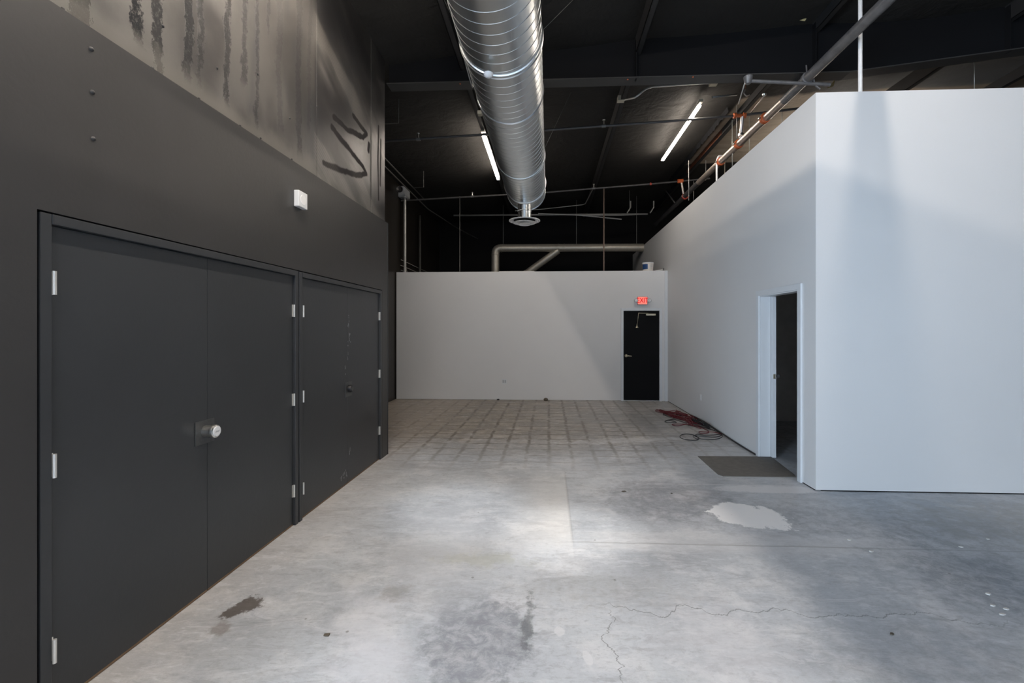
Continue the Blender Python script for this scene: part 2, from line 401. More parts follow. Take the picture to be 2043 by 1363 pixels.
# ------------------------------------------------------------------ the setting
XL, XR = -2.19, 2.80
def roofz(x): return 5.50 + .06 * x
YB, YF = 10.86, 15.30
struct('floor', B(-6.9, 9.2, -7.2, YF + .2, -.2, 0), M['floor'], 'worn grey concrete floor with brown tile ghosts towards the back', 'floor')
def roof_fn(bm):
    purl = [-6.2, -3.7, -1.2, 1.16, 3.48, 5.9, 8.4]
    nx, ny = 110, 96; x0, x1, y0, y1 = -6.9, 9.2, -7.1, YF + .1
    g = []
    for j in range(ny + 1):
        row = []
        for i in range(nx + 1):
            x = x0 + (x1 - x0) * i / nx; y = y0 + (y1 - y0) * j / ny
            sag = 0
            for a, b in zip(purl, purl[1:]):
                if a < x < b: sag = .05 * math.sin(PI * (x - a) / (b - a)) * (1 + .5 * math.sin(y * 1.7 + a))
            row.append(bm.verts.new((x, y, roofz(x) - sag + .03)))
        g.append(row)
    for j in range(ny):
        for i in range(nx):
            f = bm.faces.new((g[j][i], g[j + 1][i], g[j + 1][i + 1], g[j][i + 1])); f.smooth = True
    top = [bm.verts.new((x, y, roofz(x) + .25)) for x, y in ((x0, y0), (x1, y0), (x1, y1), (x0, y1))]
    bm.faces.new(top)
struct('ceiling', roof_fn, M['roof'], 'sloping roof underside of sagging black-sprayed insulation, tan where unpainted', 'ceiling')

# left closet block: lower sheathing, taller stained wall above it
struct('wall_left', many(B(-4.4, XL, .8, 1.842, 0, 3.145), B(-4.4, XL, 5.87, 6.07, 0, 3.145), B(-4.4, XL, 1.842, 5.87, 2.216, 3.145)), M['dark'], 'flat charcoal lower wall around the two closet doors on the left', 'wall')
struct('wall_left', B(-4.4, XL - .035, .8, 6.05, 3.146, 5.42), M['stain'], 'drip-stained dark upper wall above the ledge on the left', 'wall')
struct('wall_recess', B(-3.95, -3.725, 6.09, YF, 0, 5.40), M['recess'], 'glossy black side wall in the recess past the closet block', 'wall')
struct('wall_far', B(-3.95, 9.2, YF, YF + .2, 0, 6.1), M['far'], 'black end wall of the building seen above the white partition', 'wall')
def back_fn(bm):
    dl, dr, dt = 1.745, 2.63, 2.15
    box(bm, -3.70, dl, YB, YB + .30, .006, 3.085)
    box(bm, dr, XR - .002, YB, YB + .30, .006, 3.085)
    box(bm, dl, dr, YB, YB + .30, dt, 3.085)
struct('wall_back', back_fn, M['wall'], 'low white partition wall at the back holding the black exit door', 'wall')
RT = 4.185
def right_fn(bm):
    y0, y1, z1 = 5.215, 6.17, 2.15
    box(bm, XR, XR + .13, 4.90, y0, .012, RT)
    box(bm, XR, XR + .13, y1, YF, .012, RT)
    box(bm, XR, XR + .13, y0, y1, z1, RT)
    box(bm, XR + .13, 9.0, 4.90, 5.03, .012, RT)
struct('wall_right', right_fn, M['wall'], 'tall white side wall and the white front of the room box on the right', 'wall')
struct('gap_shade_right', many(B(XR + .004, XR + .12, 4.93, 5.15, 0, .012), B(XR + .004, XR + .12, 6.24, YF, 0, .012), B(XR + .06, 9, 4.904, 5.0, 0, .012)), M['groove'],
       'thin dark strip for the shade in the gap under the drywall of the white right-hand room', 'gap')  # near-black strip stands in for the shade in the open gap
struct('wall_rear', many(B(-6.9, -1.7, -7.2, -7.0, 0, 6), B(-4.6, -4.4, -7.0, 6.0, 3.3, 5.4), B(-4.6, -4.4, -.3, 6.0, 0, 3.3), B(5.6, 9.2, -7.2, -7.0, 0, 6), B(-1.7, 5.6, -7.2, -7.0, 3.4, 6.1), B(-1.7, 5.6, -7.2, -7.0, 0, .3)), M['wall'],
       'white storefront wall behind the viewer around a wide window', 'wall')
struct('wall_outer', B(9.0, 9.2, -7.0, YF, 0, 6.1), M['far'], 'dark outer wall far to the right beyond the room box', 'wall')
# inside of the side room, plus an unseen lid added to darken it
struct('wall_room', many(B(5.6, 5.7, 5.03, 9.5, 0, 3.0), B(XR + .13, 5.7, 8.6, 8.7, 0, 3.0), B(XR + .13, 5.7, 5.03, 8.7, 3.0, 3.05)), M['roomwall'],
       'dim grey-brown walls inside the side room seen through its open doorway', 'wall')

# ------------------------------------------------------------------ roof steel
fr = thing('roof_beam', 'deep black steel frame beam crossing the whole ceiling above the duct', 'beam', (0, 6.16, 5.0))
def flz(x): return 5.03 if x < 3.9 else 5.03 + (x - 3.9) * .115
def web(bm):
    xs = [-2.2, 0, 2, 3.9, 6, 9]
    lo = [(x, flz(x)) for x in xs]; hi = [(x, roofz(x) + .02) for x in xs]
    for yy in (6.155, 6.167):
        pass
    a = [[bm.verts.new((x, y, z)) for x, z in lo] for y in (6.155, 6.167)]
    b = [[bm.verts.new((x, y, z)) for x, z in hi] for y in (6.155, 6.167)]
    for i in range(len(xs) - 1):
        for s in (0, 1): bm.faces.new((a[s][i], a[s][i + 1], b[s][i + 1], b[s][i]))
part('web', web, M['beam'], fr)
def flange(bm):
    xs = [-2.2, 3.9, 9]
    r = [[bm.verts.new((x, y, flz(x) + dz)) for x in xs] for y in (6.06, 6.26) for dz in (0, .014)]
    for i in (0, 1):
        for p, q in ((0, 1), (1, 3), (3, 2), (2, 0)): bm.faces.new((r[p][i], r[p][i + 1], r[q][i + 1], r[q][i]))
part('bottom_flange', flange, M['flange'], fr, 'dark grey flange')
for x in (1.16, 3.48, 5.9):
    part('stiffener', B(x - .006, x + .006, 6.08, 6.155, flz(x), roofz(x)), M['beam'], fr)
for x, y in ((-1.2, 6.1), (1.05, 6.1), (1.9, 6.08)):
    part('bolt_spot', lambda bm, x=x, y=y: lathe(bm, [(.012, 0), (.010, -.008)], (x, y, 5.03), seg=10), M['coupling'], fr, 'orange bare spot on the flange')
for x, lab in ((-1.2, 'dark roof purlin running above the lamp left of the duct'), (1.16, 'dark roof purlin carrying the thin conduit right of the duct'),
               (3.48, 'dark roof purlin above the sprinkler main with red primer showing'), (5.9, 'dark roof purlin over the front wall of the room box, right edge'),
               (7.6, 'outermost dark roof purlin at the right edge of the ceiling')):
    p = thing('roof_purlin', lab, 'purlin', (x, 4, roofz(x) - .1))
    zt = roofz(x) + .03; zb = zt - (.13 if x == 3.48 else .22)
    def pf(bm, x=x, zt=zt, zb=zb, y0=-7, y1=YF):
        box(bm, x - .004, x + .004, y0, y1, zb, zt); box(bm, x - .004, x + .07, y0, y1, zb, zb + .006); box(bm, x + .066, x + .07, y0, y1, zb, zb + .025)
    part('purlin_channel', pf, M['purlin'], p)
    if x == 3.48:
        part('primer_strip', lambda bm: box(bm, 3.470, 3.476, 9.3, 11.6, zb + .02, zt - .02), M['rust'], p, 'red-brown primer strip')
        def rag(bm):
            random.seed(3); top = []; bot = []
            for i in range(60):
                y = 8.3 + i * .07
                top.append(bm.verts.new((3.20, y, roofz(3.2) - .0))); bot.append(bm.verts.new((3.22, y, roofz(3.2) - .07 - random.random() * .05)))
            for i in range(59): bm.faces.new((top[i], top[i + 1], bot[i + 1], bot[i]))
        part('ragged_sheet', rag, M['beam'], p, 'ragged black sheet edge')
for x, y0, y1, lab in ((1.06, 4.15, 5.2, 'torn pale tape hanging beside the near purlin'),):
    pass
# small scraps of exposed insulation
def scrap(pts, th=.01):
    def f(bm):
        vs = [bm.verts.new(p) for p in pts]; vt = [bm.verts.new(Vector(p) + Vector((0, th, .01))) for p in pts]
        bm.faces.new(vs); bm.faces.new(vt[::-1])
        for i in range(len(pts)):
            j = (i + 1) % len(pts); bm.faces.new((vs[i], vs[j], vt[j], vt[i]))
    return f
tag(build('insulation_scrap', scrap([ony(1651, 176, 7.0), ony(1662, 165, 7.0), ony(1667, 156, 7.0), ony(1663, 172, 7.0), ony(1656, 175, 7.0)]), M['insul']),
    'torn yellow insulation scrap above the corner of the white room', 'scrap')
tag(build('insulation_scrap', scrap([ony(1596, 41, 5.9), ony(1603, 38, 5.9), ony(1609, 37, 5.9), ony(1606, 42, 5.9)]), M['insul']),
    'small pale scrap on the black beam near the top of the sprinkler main', 'scrap')

# ------------------------------------------------------------------ spiral duct
R, DX, DZ, DE = .37, -.436, 4.365, 8.80
d = thing('spiral_duct', 'large round galvanised spiral duct running along the ceiling', 'duct', (DX, 4, DZ))
def duct_fn(bm):
    pitch = .128; seg = 72; y = -3.0; ys = []
    prof = [(0, 0), (.0030, .0030), (.0065, .0030), (.0095, 0), (.016, 0), (.070, 0), (.124, 0)]
    n = int((DE + 3 + .3) / pitch)
    for i in range(n + 2):
        for (dy, dr) in prof: ys.append((i * pitch + dy - 3.2, dr))
    rings = []
    for yy, dr in ys:
        ring = []
        for k in range(seg + 1):
            a = 2 * PI * k / seg; y2 = yy + pitch * k / seg; cl = y2 > DE or y2 < -3
            y2 = min(max(y2, -3), DE); rr = R + (0 if cl else dr)
            ring.append(bm.verts.new((DX + rr * math.sin(a), y2, DZ + rr * math.cos(a))))
        rings.append(ring)
    for a, b in zip(rings, rings[1:]):
        for k in range(seg):
            vs = (a[k], a[k + 1], b[k + 1], b[k])
            if max(v.co.y for v in vs) - min(v.co.y for v in vs) < 1e-6: continue
            f = bm.faces.new(vs); f.smooth = True
part('duct_body', duct_fn, M['duct'], d)
part('end_cap', lambda bm: lathe(bm, [(R + .004, DE - .06), (R + .006, DE - .01), (R + .004, DE), (R - .03, DE + .012)], (DX, 0, DZ), 'y', 64), M['duct'], d)
def band(y, w=.09, t=.012):
    return lambda bm: lathe(bm, [(R + .001, y - w / 2), (R + t, y - w / 2 + .004), (R + t, y - .008), (R + t + .008, y), (R + t, y + .008), (R + t, y + w / 2 - .004), (R + .001, y + w / 2)], (DX, 0, DZ), 'y', 64)
part('joint_band', band(4.12, .085, .012), M['duct'], d, 'wide coupling ring')
part('joint_band', band(5.05, .02, .004), M['duct'], d)
part('joint_band', band(6.95, .10, .010), M['duct'], d, 'wide coupling ring')
part('joint_band', band(8.25, .05, .010), M['duct'], d)
dc = part('drop_collar', lambda bm: lathe(bm, [(.125, 4.02), (.125, 3.90), (.132, 3.895), (.132, 3.885), (.125, 3.88), (.125, 3.72)], (-.45, 8.38, 0), 'z', 32), M['duct'], d, 'short bright collar')
dz = 3.70
df = part('ceiling_diffuser', lambda bm: lathe(bm, [(.13, dz + .03), (.17, dz + .035), (.288, dz + .012), (.290, dz + .002), (.27, dz - .006), (.235, dz + .010), (.20, dz + .02)], (-.45, 8.38, 0), 'z', 48), M['offwhite'], d, 'white round diffuser')
part('diffuser_cone', lambda bm: lathe(bm, [(.10, dz - .005), (.205, dz - .028), (.207, dz - .036), (.185, dz - .034), (.15, dz - .018)], (-.45, 8.38, 0), 'z', 40), M['offwhite'], df)
part('diffuser_cone', lambda bm: lathe(bm, [(.02, dz - .03), (.115, dz - .058), (.117, dz - .066), (.07, dz - .060), (.05, dz - .05)], (-.45, 8.38, 0), 'z', 40), M['offwhite'], df)
part('dark_slot', lambda bm: lathe(bm, [(.20, dz + .012), (.10, dz - .006)], (-.45, 8.38, 0), 'z', 40), M['hole'], df)
part('cable_clip', lambda bm: tube(bm, [(DX - R - .012, 3.0, DZ + .05), (DX - R - .012, 3.4, DZ + .02), (DX - R * .98, 4.15, DZ - .10), (DX - R * .93, 4.5, DZ - .20), (DX - R * .98, 4.75, DZ - .13), (DX - R - .02, 4.9, DZ + .05)], .006, 6, .1), M['conduit'], d, 'thin pale cable looped along the duct')
tag(build('hanger_wire', Tb([(DX + R + .01, 4.12, DZ + .05), onz(1163, 0, 5.35) + Vector((.3, -.3, .2))], .0025, 5), M['dimconduit']), 'thin slanting wire holding the right side of the duct', 'wire')
tag(build('hanger_wire', Tb([(DX - R - .01, 4.12, DZ + .05), (-1.35, 3.2, 5.35)], .0025, 5), M['dimconduit']), 'thin slanting wire holding the left side of the duct', 'wire')
tag(build('hanger_wire', Tb([(DX + R, 6.95, DZ + .1), (.35, 7.2, 5.45)], .0025, 5), M['dimconduit']), 'thin slanting wire beside the far half of the duct', 'wire')
ms = thing('motion_sensor', 'small white round sensor hanging below the duct', 'sensor', (-.53, 3.96, 3.93))
part('sensor_stem', Tb([(-.53, 4.05, 4.02), (-.53, 3.97, 3.955)], .008, 8), M['conduit'], ms)
part('sensor_base', lambda bm: lathe(bm, [(.030, 3.955), (.040, 3.945)], (-.53, 3.96, 0), 'z', 20), M['box'], ms)
part('sensor_lens', lambda bm: lathe(bm, [(.042, 3.945), (.042, 3.935), (.03, 3.915), (.012, 3.908)], (-.53, 3.96, 0), 'z', 20), M['white'], ms)

# ------------------------------------------------------------------ linear lamps
def lamp(x, y0, y1, z, label, lens='lens'):
    t = thing('linear_light', label, 'ceiling light', (x, (y0 + y1) / 2, z), 'linear lamps under the roof')
    part('lamp_housing', B(x - .016, x + .016, y0, y1, z + .015, z + .060, bev=.004), M['housing'], t)
    part('lamp_lens', B(x - .028, x + .028, y0 + .01, y1 - .01, z - .016, z + .014, bev=.006), M[lens], t)
    for yy in (y0 + .25, y1 - .25):
        part('hanger', Tb([(x, yy, z + .05), (x, yy, roofz(x) + .0)], .003, 5), M['dimconduit'], t)
    part('power_box', B(x - .03, x + .03, y0 - .10, y0 - .02, z + .01, z + .06, bev=.004), M['box'], t, 'cream power box at the near end')
    return t
lamp(-1.18, 8.1, 10.55, 5.20, 'lit linear lamp just left of the duct', 'lens2')
lamp(2.52, 7.72, 10.2, 5.45, 'lit linear lamp between the duct and the white side wall', 'lens2')
lamp(-1.28, 1.6, 4.05, 5.11, 'linear lamp overhead beside the stained left wall')
lamp(-1.28, -1.8, .65, 5.11, 'linear lamp overhead behind the viewer left of the duct')
lamp(3.33, 1.6, 4.05, 5.50, 'linear lamp overhead above the sprinkler main', 'lens3')
lamp(1.0, -3.0, -.55, 5.30, 'added fill lamp overhead, unseen behind the viewer right of the duct', 'lens2')  # unseen lamp added as fill for the floor
lamp(5.6, 8.3, 10.75, 5.15, 'added linear lamp hidden above the white room box', 'lens3')  # out-of-view lamp added to brighten the roof over the room

# ------------------------------------------------------------------ sprinkler pipes
MZ = 4.95
mp = thing('sprinkler_main', 'thick grey sprinkler main pipe running above the white side wall', 'pipe', (3.32, 6, MZ))
part('pipe_run', Tb([(3.34, -3, MZ), (3.34, 6.6, MZ)], .060, 20), M['pipe'], mp, 'grey sprayed length of pipe')
part('pipe_run', Tb([(3.34, 6.6, MZ), (3.315, 10.2, MZ)], .060, 20), M['steelpipe'], mp, 'bare steel length of pipe')
part('pipe_run', Tb([(3.315, 10.2, MZ), (3.31, 14.2, MZ)], .058, 20), M['darkpipe'], mp, 'dark painted length of pipe')
for y, m in ((7.15, 'coupling'), (8.12, 'coupling'), (8.95, 'coupling'), (11.25, 'redcoupling')):
    cp = part('coupling', lambda bm, y=y: lathe(bm, [(.062, y - .035), (.078, y - .03), (.078, y + .03), (.062, y + .035)], (3.325, 0, MZ), 'y', 24), M[m], mp, 'orange grooved coupling')
    for s in (-1, 1):
        part('coupling_bolt', Tb([(3.325 + s * .085, y - .03, MZ), (3.325 + s * .085, y + .03, MZ)], .012, 8), M['chrome'], cp)
# beam brace across the main
br = thing('pipe_brace', 'grey cross brace clamping the sprinkler main below the beam', 'brace', (3.2, 6.1, 4.95))
part('brace_arm', Tb([(2.62, 6.10, 4.97), (3.62, 6.02, 4.85)], .024, 12), M['pipe'], br)
part('beam_clamp', lambda bm: lathe(bm, [(.045, 5.04), (.06, 5.02), (.05, 4.97), (.03, 4.93)], (2.62, 6.1, 0), 'z', 18), M['pipe'], br)
part('pipe_clamp', lambda bm: lathe(bm, [(.062, 6.01), (.074, 6.015), (.074, 6.06), (.062, 6.065)], (3.34, 0, MZ), 'y', 22), M['pipe'], br)
part('clamp_strap', many(Tb([(3.41, 6.04, 4.99), (3.44, 6.04, 4.86), (3.50, 6.03, 4.80)], .012, 8), Tb([(3.34, 6.04, 5.0), (3.33, 6.04, 5.12)], .009, 6)), M['pipe'], br)
part('drop_rod', Tb([(2.62, 6.2, 5.0), (2.66, 6.5, 4.86)], .008, 6), M['conduit'], br)

def branch(Y, pts, lab, orange_x, seglist):
    b = thing('sprinkler_branch', lab, 'pipe', (pts[0][0], Y, pts[0][1]), 'sprinkler branch lines')
    P = [(x, Y, z) for x, z in pts]
    k = max(i for i, p in enumerate(P) if p[0] <= orange_x)
    part('pipe_run', Tb(P[:k + 1], .021, 12), M['darkpipe'], b)
    if k + 1 < len(P): part('pipe_run', Tb(P[k:], .021, 12), M['darkpipe'], b)
    for x, z in seglist:
        s = part('sprinkler_head', many(Tb([(x, Y, z), (x, Y, z + .10)], .012, 8), lambda bm, x=x, z=z: lathe(bm, [(.022, z + .10), (.026, z + .106)], (x, Y, 0), 'z', 14), ), M['chrome'], b)
        part('pipe_tee', Tb([(x - .035, Y, z - .001), (x + .035, Y, z + .002)], .028, 10), M['pipe'], b)
    return b
b1 = branch(7.9, [(-3.7, 4.99), (-1.184, 5.107), (1.852, 5.262), (3.25, 5.345), (4.5, 5.47)], 'near dark sprinkler branch pipe crossing behind the duct', 3.25, [(-2.3, 5.05), (.95, 5.215)])
part('coupling', lambda bm: lathe(bm, [(.024, 3.14), (.045, 3.15), (.045, 3.19), (.03, 3.2), (.03, 3.30), (.045, 3.31), (.045, 3.35), (.024, 3.36)], (0, 7.9, 5.345), 'x', 18), M['coupling'], b1, 'orange coupling')
rs = part('riser_nipple', Tb([(3.30, 7.9, 5.33), (3.31, 8.0, MZ + .05)], .030, 14), M['steelpipe'], b1, 'short steel riser to the main')
part('riser_clamp', lambda bm: lathe(bm, [(.033, 5.02), (.05, 5.03), (.05, 5.07), (.033, 5.08)], (3.31, 7.98, 0), 'z', 16), M['chrome'], rs)
b2 = branch(11.2, [(-3.7, 4.92), (-.062, 5.076), (2.505, 5.247), (3.25, 5.305), (3.9, 5.36)], 'far dark sprinkler branch pipe with a red coupling', 3.25, [(-1.9, 5.0), (1.1, 5.155)])
part('coupling', lambda bm: lathe(bm, [(.024, 3.12), (.05, 3.13), (.05, 3.26), (.024, 3.27)], (0, 11.2, 5.305), 'x', 18), M['coupling'], b2, 'orange coupling')
part('coupling', lambda bm: lathe(bm, [(.023, 2.46), (.032, 2.465), (.032, 2.50), (.023, 2.505)], (0, 11.2, 5.247), 'x', 14), M['redcoupling'], b2, 'small red coupling')
part('riser_nipple', Tb([(3.22, 11.2, 5.29), (3.28, 11.24, MZ + .05)], .026, 12), M['steelpipe'], b2)
# drops and rods
def rod(name, x, y, z0, z1, r, mat, lab, cat, group=None):
    o = build(name, Tb([(x, y, z0), (x, y, z1)], r, 8), mat); return tag(o, lab, cat, group)
rod('drop_pipe', 1.35, 11.22, 0, 5.17, .018, simple('brown_drop_pipe', (.17, .13, .11), .5, .3), 'brown vertical drop pipe in front of the far exhaust duct', 'pipe')
rod('drop_pipe', -2.22, 11.22, 0, 5.02, .012, M['dimconduit'], 'thin dark vertical pipe left of the duct end above the partition', 'pipe')
def hrod(px, y0, y1, Y, lab):
    a = ony(px, y0, Y); b = ony(px, y1, Y); z1 = min(a.z, roofz(a.x) + .02)
    return tag(build('hanger_rod', Tb([(a.x, Y, z1), (a.x, Y, b.z)], .006, 6), M['conduit']), lab, 'rod', 'rods from the roof')
hrod(1004, 380, 488, 13.6, 'thin rod above the elbow of the exhaust duct')
hrod(1150, 380, 488, 13.6, 'thin rod holding the middle of the exhaust duct')
hrod(1270, 380, 488, 13.6, 'thin rod holding the right end of the exhaust duct')
hrod(1256, 372, 421, 13.0, 'thin rod with clamp left of the short red coupling')
hrod(1374, 320, 400, 9.6, 'thin rod beside the far riser of the sprinkler main')
hrod(1384, 360, 415, 11.2, 'thin rod just right of the far riser')
hrod(1408, 320, 360, 10.4, 'short rod behind the sprinkler main')
hrod(1461, 240, 335, 8.4, 'long thin rod left of the near riser')
hrod(1470, 210, 275, 7.88, 'rod passing the orange coupling')
hrod(1495, 232, 305, 8.6, 'thin rod right of the near riser')
hrod(1560, 215, 250, 8.2, 'thin rod near the unpainted insulation')
hrod(1944, 118, 180, 6.8, 'thin pale rod above the front wall of the white room')
tag(build('gooseneck_pipe', Tb([Vector((ony(1430, 365, 9.0).x, 9.0, 0)), ony(1430, 320, 9.0), ony(1434, 311, 9.0), ony(1445, 312, 9.05)], .018, 10, .05), M['white']), 'pale gooseneck pipe rising behind the white side wall', 'pipe')
tag(build('gooseneck_pipe', Tb([Vector((ony(1446, 350, 9.1).x, 9.1, 0)), ony(1446, 318, 9.1)], .010, 8), M['box']), 'thin cream pipe beside the pale gooseneck', 'pipe')
tag(build('drop_pipe', Tb([(3.53, 5.32, 3.07), (3.53, 5.32, 5.69)], .021, 14), M['white']), 'white vertical pipe standing behind the front wall of the room', 'pipe')
arm = thing('sprinkler_pipe', 'short pinkish steel pipe sloping up beside the orange coupling', 'pipe', ony(1494, 228, 8.0))
part('pipe_run', Tb([ony(1494, 230, 8.0), ony(1524, 192, 7.4)], .013, 8), M['steelpipe'], arm)
part('sprinkler_head', lambda bm: lathe(bm, [(.012, -.02), (.03, 0), (.034, .02), (.015, .03)], ony(1525, 190, 7.4), 'z', 14), M['chrome'], arm)
hb = thing('pipe_hook', 'rusty hanger hook above the orange coupling', 'hanger', ony(1490, 185, 7.0))
part('hook_ring', Tb([ony(1487, 178, 7.0), ony(1484, 186, 7.0), ony(1489, 192, 7.0), ony(1496, 189, 7.0)], .010, 8, .02), M['steelpipe'], hb)
part('hook_rod', Tb([ony(1487, 178, 7.0), ony(1488, 162, 7.0)], .008, 6), M['rust'], hb)
tag(build('conduit', Tb([ony(1421, 194, 6.9), ony(1470, 189, 7.0)], .016, 8), M['dimconduit']), 'short pale conduit stub between lamp and hook', 'conduit')
tag(build('pipe_strut', Tb([ony(1328, 380, 12.4), ony(1351, 411, 11.9)], .018, 8), M['darkpipe']), 'slanting dark strut meeting the far end of the main', 'brace')

# ------------------------------------------------------------------ conduits
cz = 5.40
def cpoint(px, py, z=cz): return onz(px, py, z)
A = cpoint(1238, 201)
tag(build('conduit', Tb([(1.19, A.y, cz), (1.19, 11.6, cz - .0), (1.05, 13.3, cz - .06), (-.2, 13.45, cz - .14), (-1.0, 13.45, cz - .18)], .013, 8, .12), M['conduit']), 'thin pale conduit following the purlin right of the duct', 'conduit')
tag(build('conduit', Tb([(1.20, A.y, cz + .01)] + [ony(px, py, 6.9) for px, py in ((1268, 195), (1292, 174), (1400, 166), (1420, 166))], .014, 8, .1), M['conduit']), 'bent pale conduit running from box to box under the beam', 'conduit')
bx = A
tag(build('junction_box', B(A.x - .055, A.x + .055, A.y - .08, A.y + .02, cz - .03, cz + .05, bev=.004), M['box']), 'cream junction box at the bend of the purlin conduit', 'box')
q = ony(1424, 166, 6.9)
tag(build('junction_box', B(q.x - .055, q.x + .055, 6.86, 6.96, q.z - .02, q.z + .04, bev=.004), M['box']), 'cream junction box under the beam above the right lamp', 'box')
q = ony(957, 226, 6.6)
tag(build('junction_box', B(q.x - .03, q.x + .03, 6.57, 6.66, q.z - .02, q.z + .03, bev=.004), M['box']), 'small pale box peeking out left of the duct', 'box')
tag(build('conduit', Tb([(-2.75, 13.0, 4.99), (XR, 13.0, 4.965)], .024, 8), M['conduit']), 'long pale horizontal conduit behind the duct end', 'conduit')
tag(build('conduit', Tb([(-.3, 12.9, 4.99), (.9, 12.9, 4.93), (2.05, 12.9, 4.80)], .018, 8, .3), M['conduit']), 'pale conduit drooping below the long horizontal one', 'conduit')
tag(build('conduit', Tb([(.9, 12.96, 4.945), (2.1, 12.96, 4.925), (2.75, 12.96, 4.96)], .013, 8, .3), M['conduit']), 'thin pale conduit sagging just under the long horizontal one', 'conduit')
for (px, py), lab in (((1251, 425), 'left small clamp on the far horizontal conduit'), ((1297, 425), 'right small clamp on the far horizontal conduit')):
    a = ony(px, py, 12.95); b = ony(px + 7, py - 11, 12.95)
    tag(build('conduit_clamp', Tb([a, b, b + Vector((0, 0, .18))], .018, 8), M['conduit']), lab, 'clamp')
# left side recess
def rx(px, py, X=-3.66): return onx(px, py, X)
tag(build('conduit', Tb([(-3.60, 11.2, 0), (-3.60, 11.2, 5.0)], .034, 12), M['conduit']), 'thick pale vertical conduit in the left recess', 'conduit')
tag(build('conduit', Tb([(-3.68, 11.5, 0), (-3.68, 11.5, 4.7)], .018, 8), M['dimconduit']), 'thin vertical conduit tucked beside the thick pale one', 'conduit')
tag(build('conduit', Tb([(-3.62, 12.6, 0), (-3.62, 12.6, 4.9)], .030, 8), M['dimconduit']), 'dark vertical pipe further along the recess wall', 'conduit')
eb = thing('electrical_box', 'grey electrical box on top of the pale recess conduit', 'box', (-3.62, 11.2, 5.0))
part('box_body', B(-3.72, -3.55, 11.05, 11.45, 4.98, 5.24, bev=.006), M['grey'], eb)
part('speaker_horn', lambda bm: lathe(bm, [(.03, 10.98), (.075, 10.86), (.08, 10.85), (.03, 10.90)], (-3.62, 0, 5.10), 'y', 18), M['darkpipe'], eb)
for i, (z, y1, lab) in enumerate(((3.44, 14.8, 'upper thin line running along the recess wall'), (3.30, 13.8, 'middle thin line running along the recess wall'), (3.18, 12.9, 'lowest thin line running along the recess wall'))):
    tag(build('wall_conduit', Tb([(-3.70, 11.2, z), (-3.70, y1, z)], .010, 6), M['conduit']), lab, 'conduit')
tag(build('wall_conduit', Tb([(-3.60, 11.2, 3.35), (-3.60, 11.35, 3.15), (-3.60, 11.8, 3.10)], .014, 8, .1), M['conduit']), 'pale conduit elbow curving behind the partition top', 'conduit')
for dx, lab in ((0, 'lower of two thin conduits high in the left recess'), (.10, 'upper of two thin conduits high in the left recess')):
    tag(build('conduit', Tb([(-3.30 + dx, 6.5, 4.98 + dx * .6), (-3.30 + dx, 12.2 - dx * 6, 4.98 + dx * .6)] + ([(-2.9, 14.2, 4.9), (-2.4, 15.2, 4.75)] if dx == 0 else []), .014, 8, .15), M['dimconduit']), lab, 'conduit')
for (x, y, lab) in ((-2.35, 7.0, 'near small hanger bracket in the left recess'), (-2.85, 10.2, 'far small hanger bracket in the left recess')):
    tag(build('hanger_bracket', Tb([(x, y, 5.30), (x, y, 4.93), (x - .22, y, 4.92)], .008, 6), M['dimconduit']), lab, 'bracket')

# ------------------------------------------------------------------ exhaust duct behind the partition
ex = thing('exhaust_duct', 'slim galvanised exhaust duct with an elbow above the partition', 'duct', (0, 13.6, 4.13))
part('duct_run', Tb([(-1.61, 13.6, 3.05), (-1.61, 13.6, 4.14), (2.80, 13.6, 4.12)], .118, 20, .17), M['duct2'], ex)
part('branch_run', Tb([(.28, 13.6, 4.06), (-.62, 13.75, 3.44), (-1.0, 13.8, 3.2)], .105, 18), M['duct2'], ex)
for x in (-1.42, -.32, .28, .46): part('joint_band', lambda bm, x=x: lathe(bm, [(.119, x - .012), (.124, x - .008), (.124, x + .008), (.119, x + .012)], (0, 13.6, 4.135), 'x', 24), M['duct2'], ex)
part('joint_band', lambda bm: lathe(bm, [(.119, 3.93), (.124, 3.935), (.124, 3.955), (.119, 3.96)], (-1.61, 13.6, 0), 'z', 24), M['duct2'], ex)

# ------------------------------------------------------------------ doors on the left wall
def hinge(parent, y, z, side=1, h=.105):
    hx = XL + .006 if side > 0 else XL - .010
    hg = part('hinge', Tb([(hx, y, z - h / 2), (hx, y, z + h / 2)], .0075, 10), M['hinge'], parent, 'bright steel hinge')
    part('hinge_leaf', B(XL - .021, XL - .019, min(y, y + side * .016), max(y, y + side * .016), z - h / 2, z + h / 2), M['hinge'], hg)
def closet(name, label, y0, y1, splits, fw, hl, hr, ztop):
    t = thing(name, label, 'door', (XL, (y0 + y1) / 2, 0), kind='structure')
    x0, xf, xd = XL - .07, XL - .001, XL - .022
    part('frame_stile', B(x0, xf, y0, y0 + fw, 0, ztop, bev=.003), M['door'], t)
    part('frame_stile', B(x0, xf, y1 - fw, y1, 0, ztop, bev=.003), M['door'], t)
    part('frame_head', B(x0, xf + .004, y0 + fw, y1 - fw, ztop - .045, ztop, bev=.003), M['door'], t)
    part('back_panel', B(x0 - .02, x0 + .012, y0 - .016, y1 + .004, .0, ztop + .006), M['groove'], t)
    ys = [y0 + fw + .005] + splits + [y1 - fw - .005]
    for a, b in zip(ys, ys[1:]):
        lf = part('door_leaf', B(x0, xd, a + (.0015 if a != ys[0] else .002), b - .0015, .014, ztop - .048, bev=.0015), M['door'], t)
        part('bottom_edge', B(x0, xd + .0015, a + .004, b - .004, .002, .014), M['wood'], lf, 'raw brown wood edge at the floor')
    for z in hl: hinge(t, y0 + fw + .004, z, 1)
    for z in hr: hinge(t, y1 - fw - .004, z, -1)
    return t
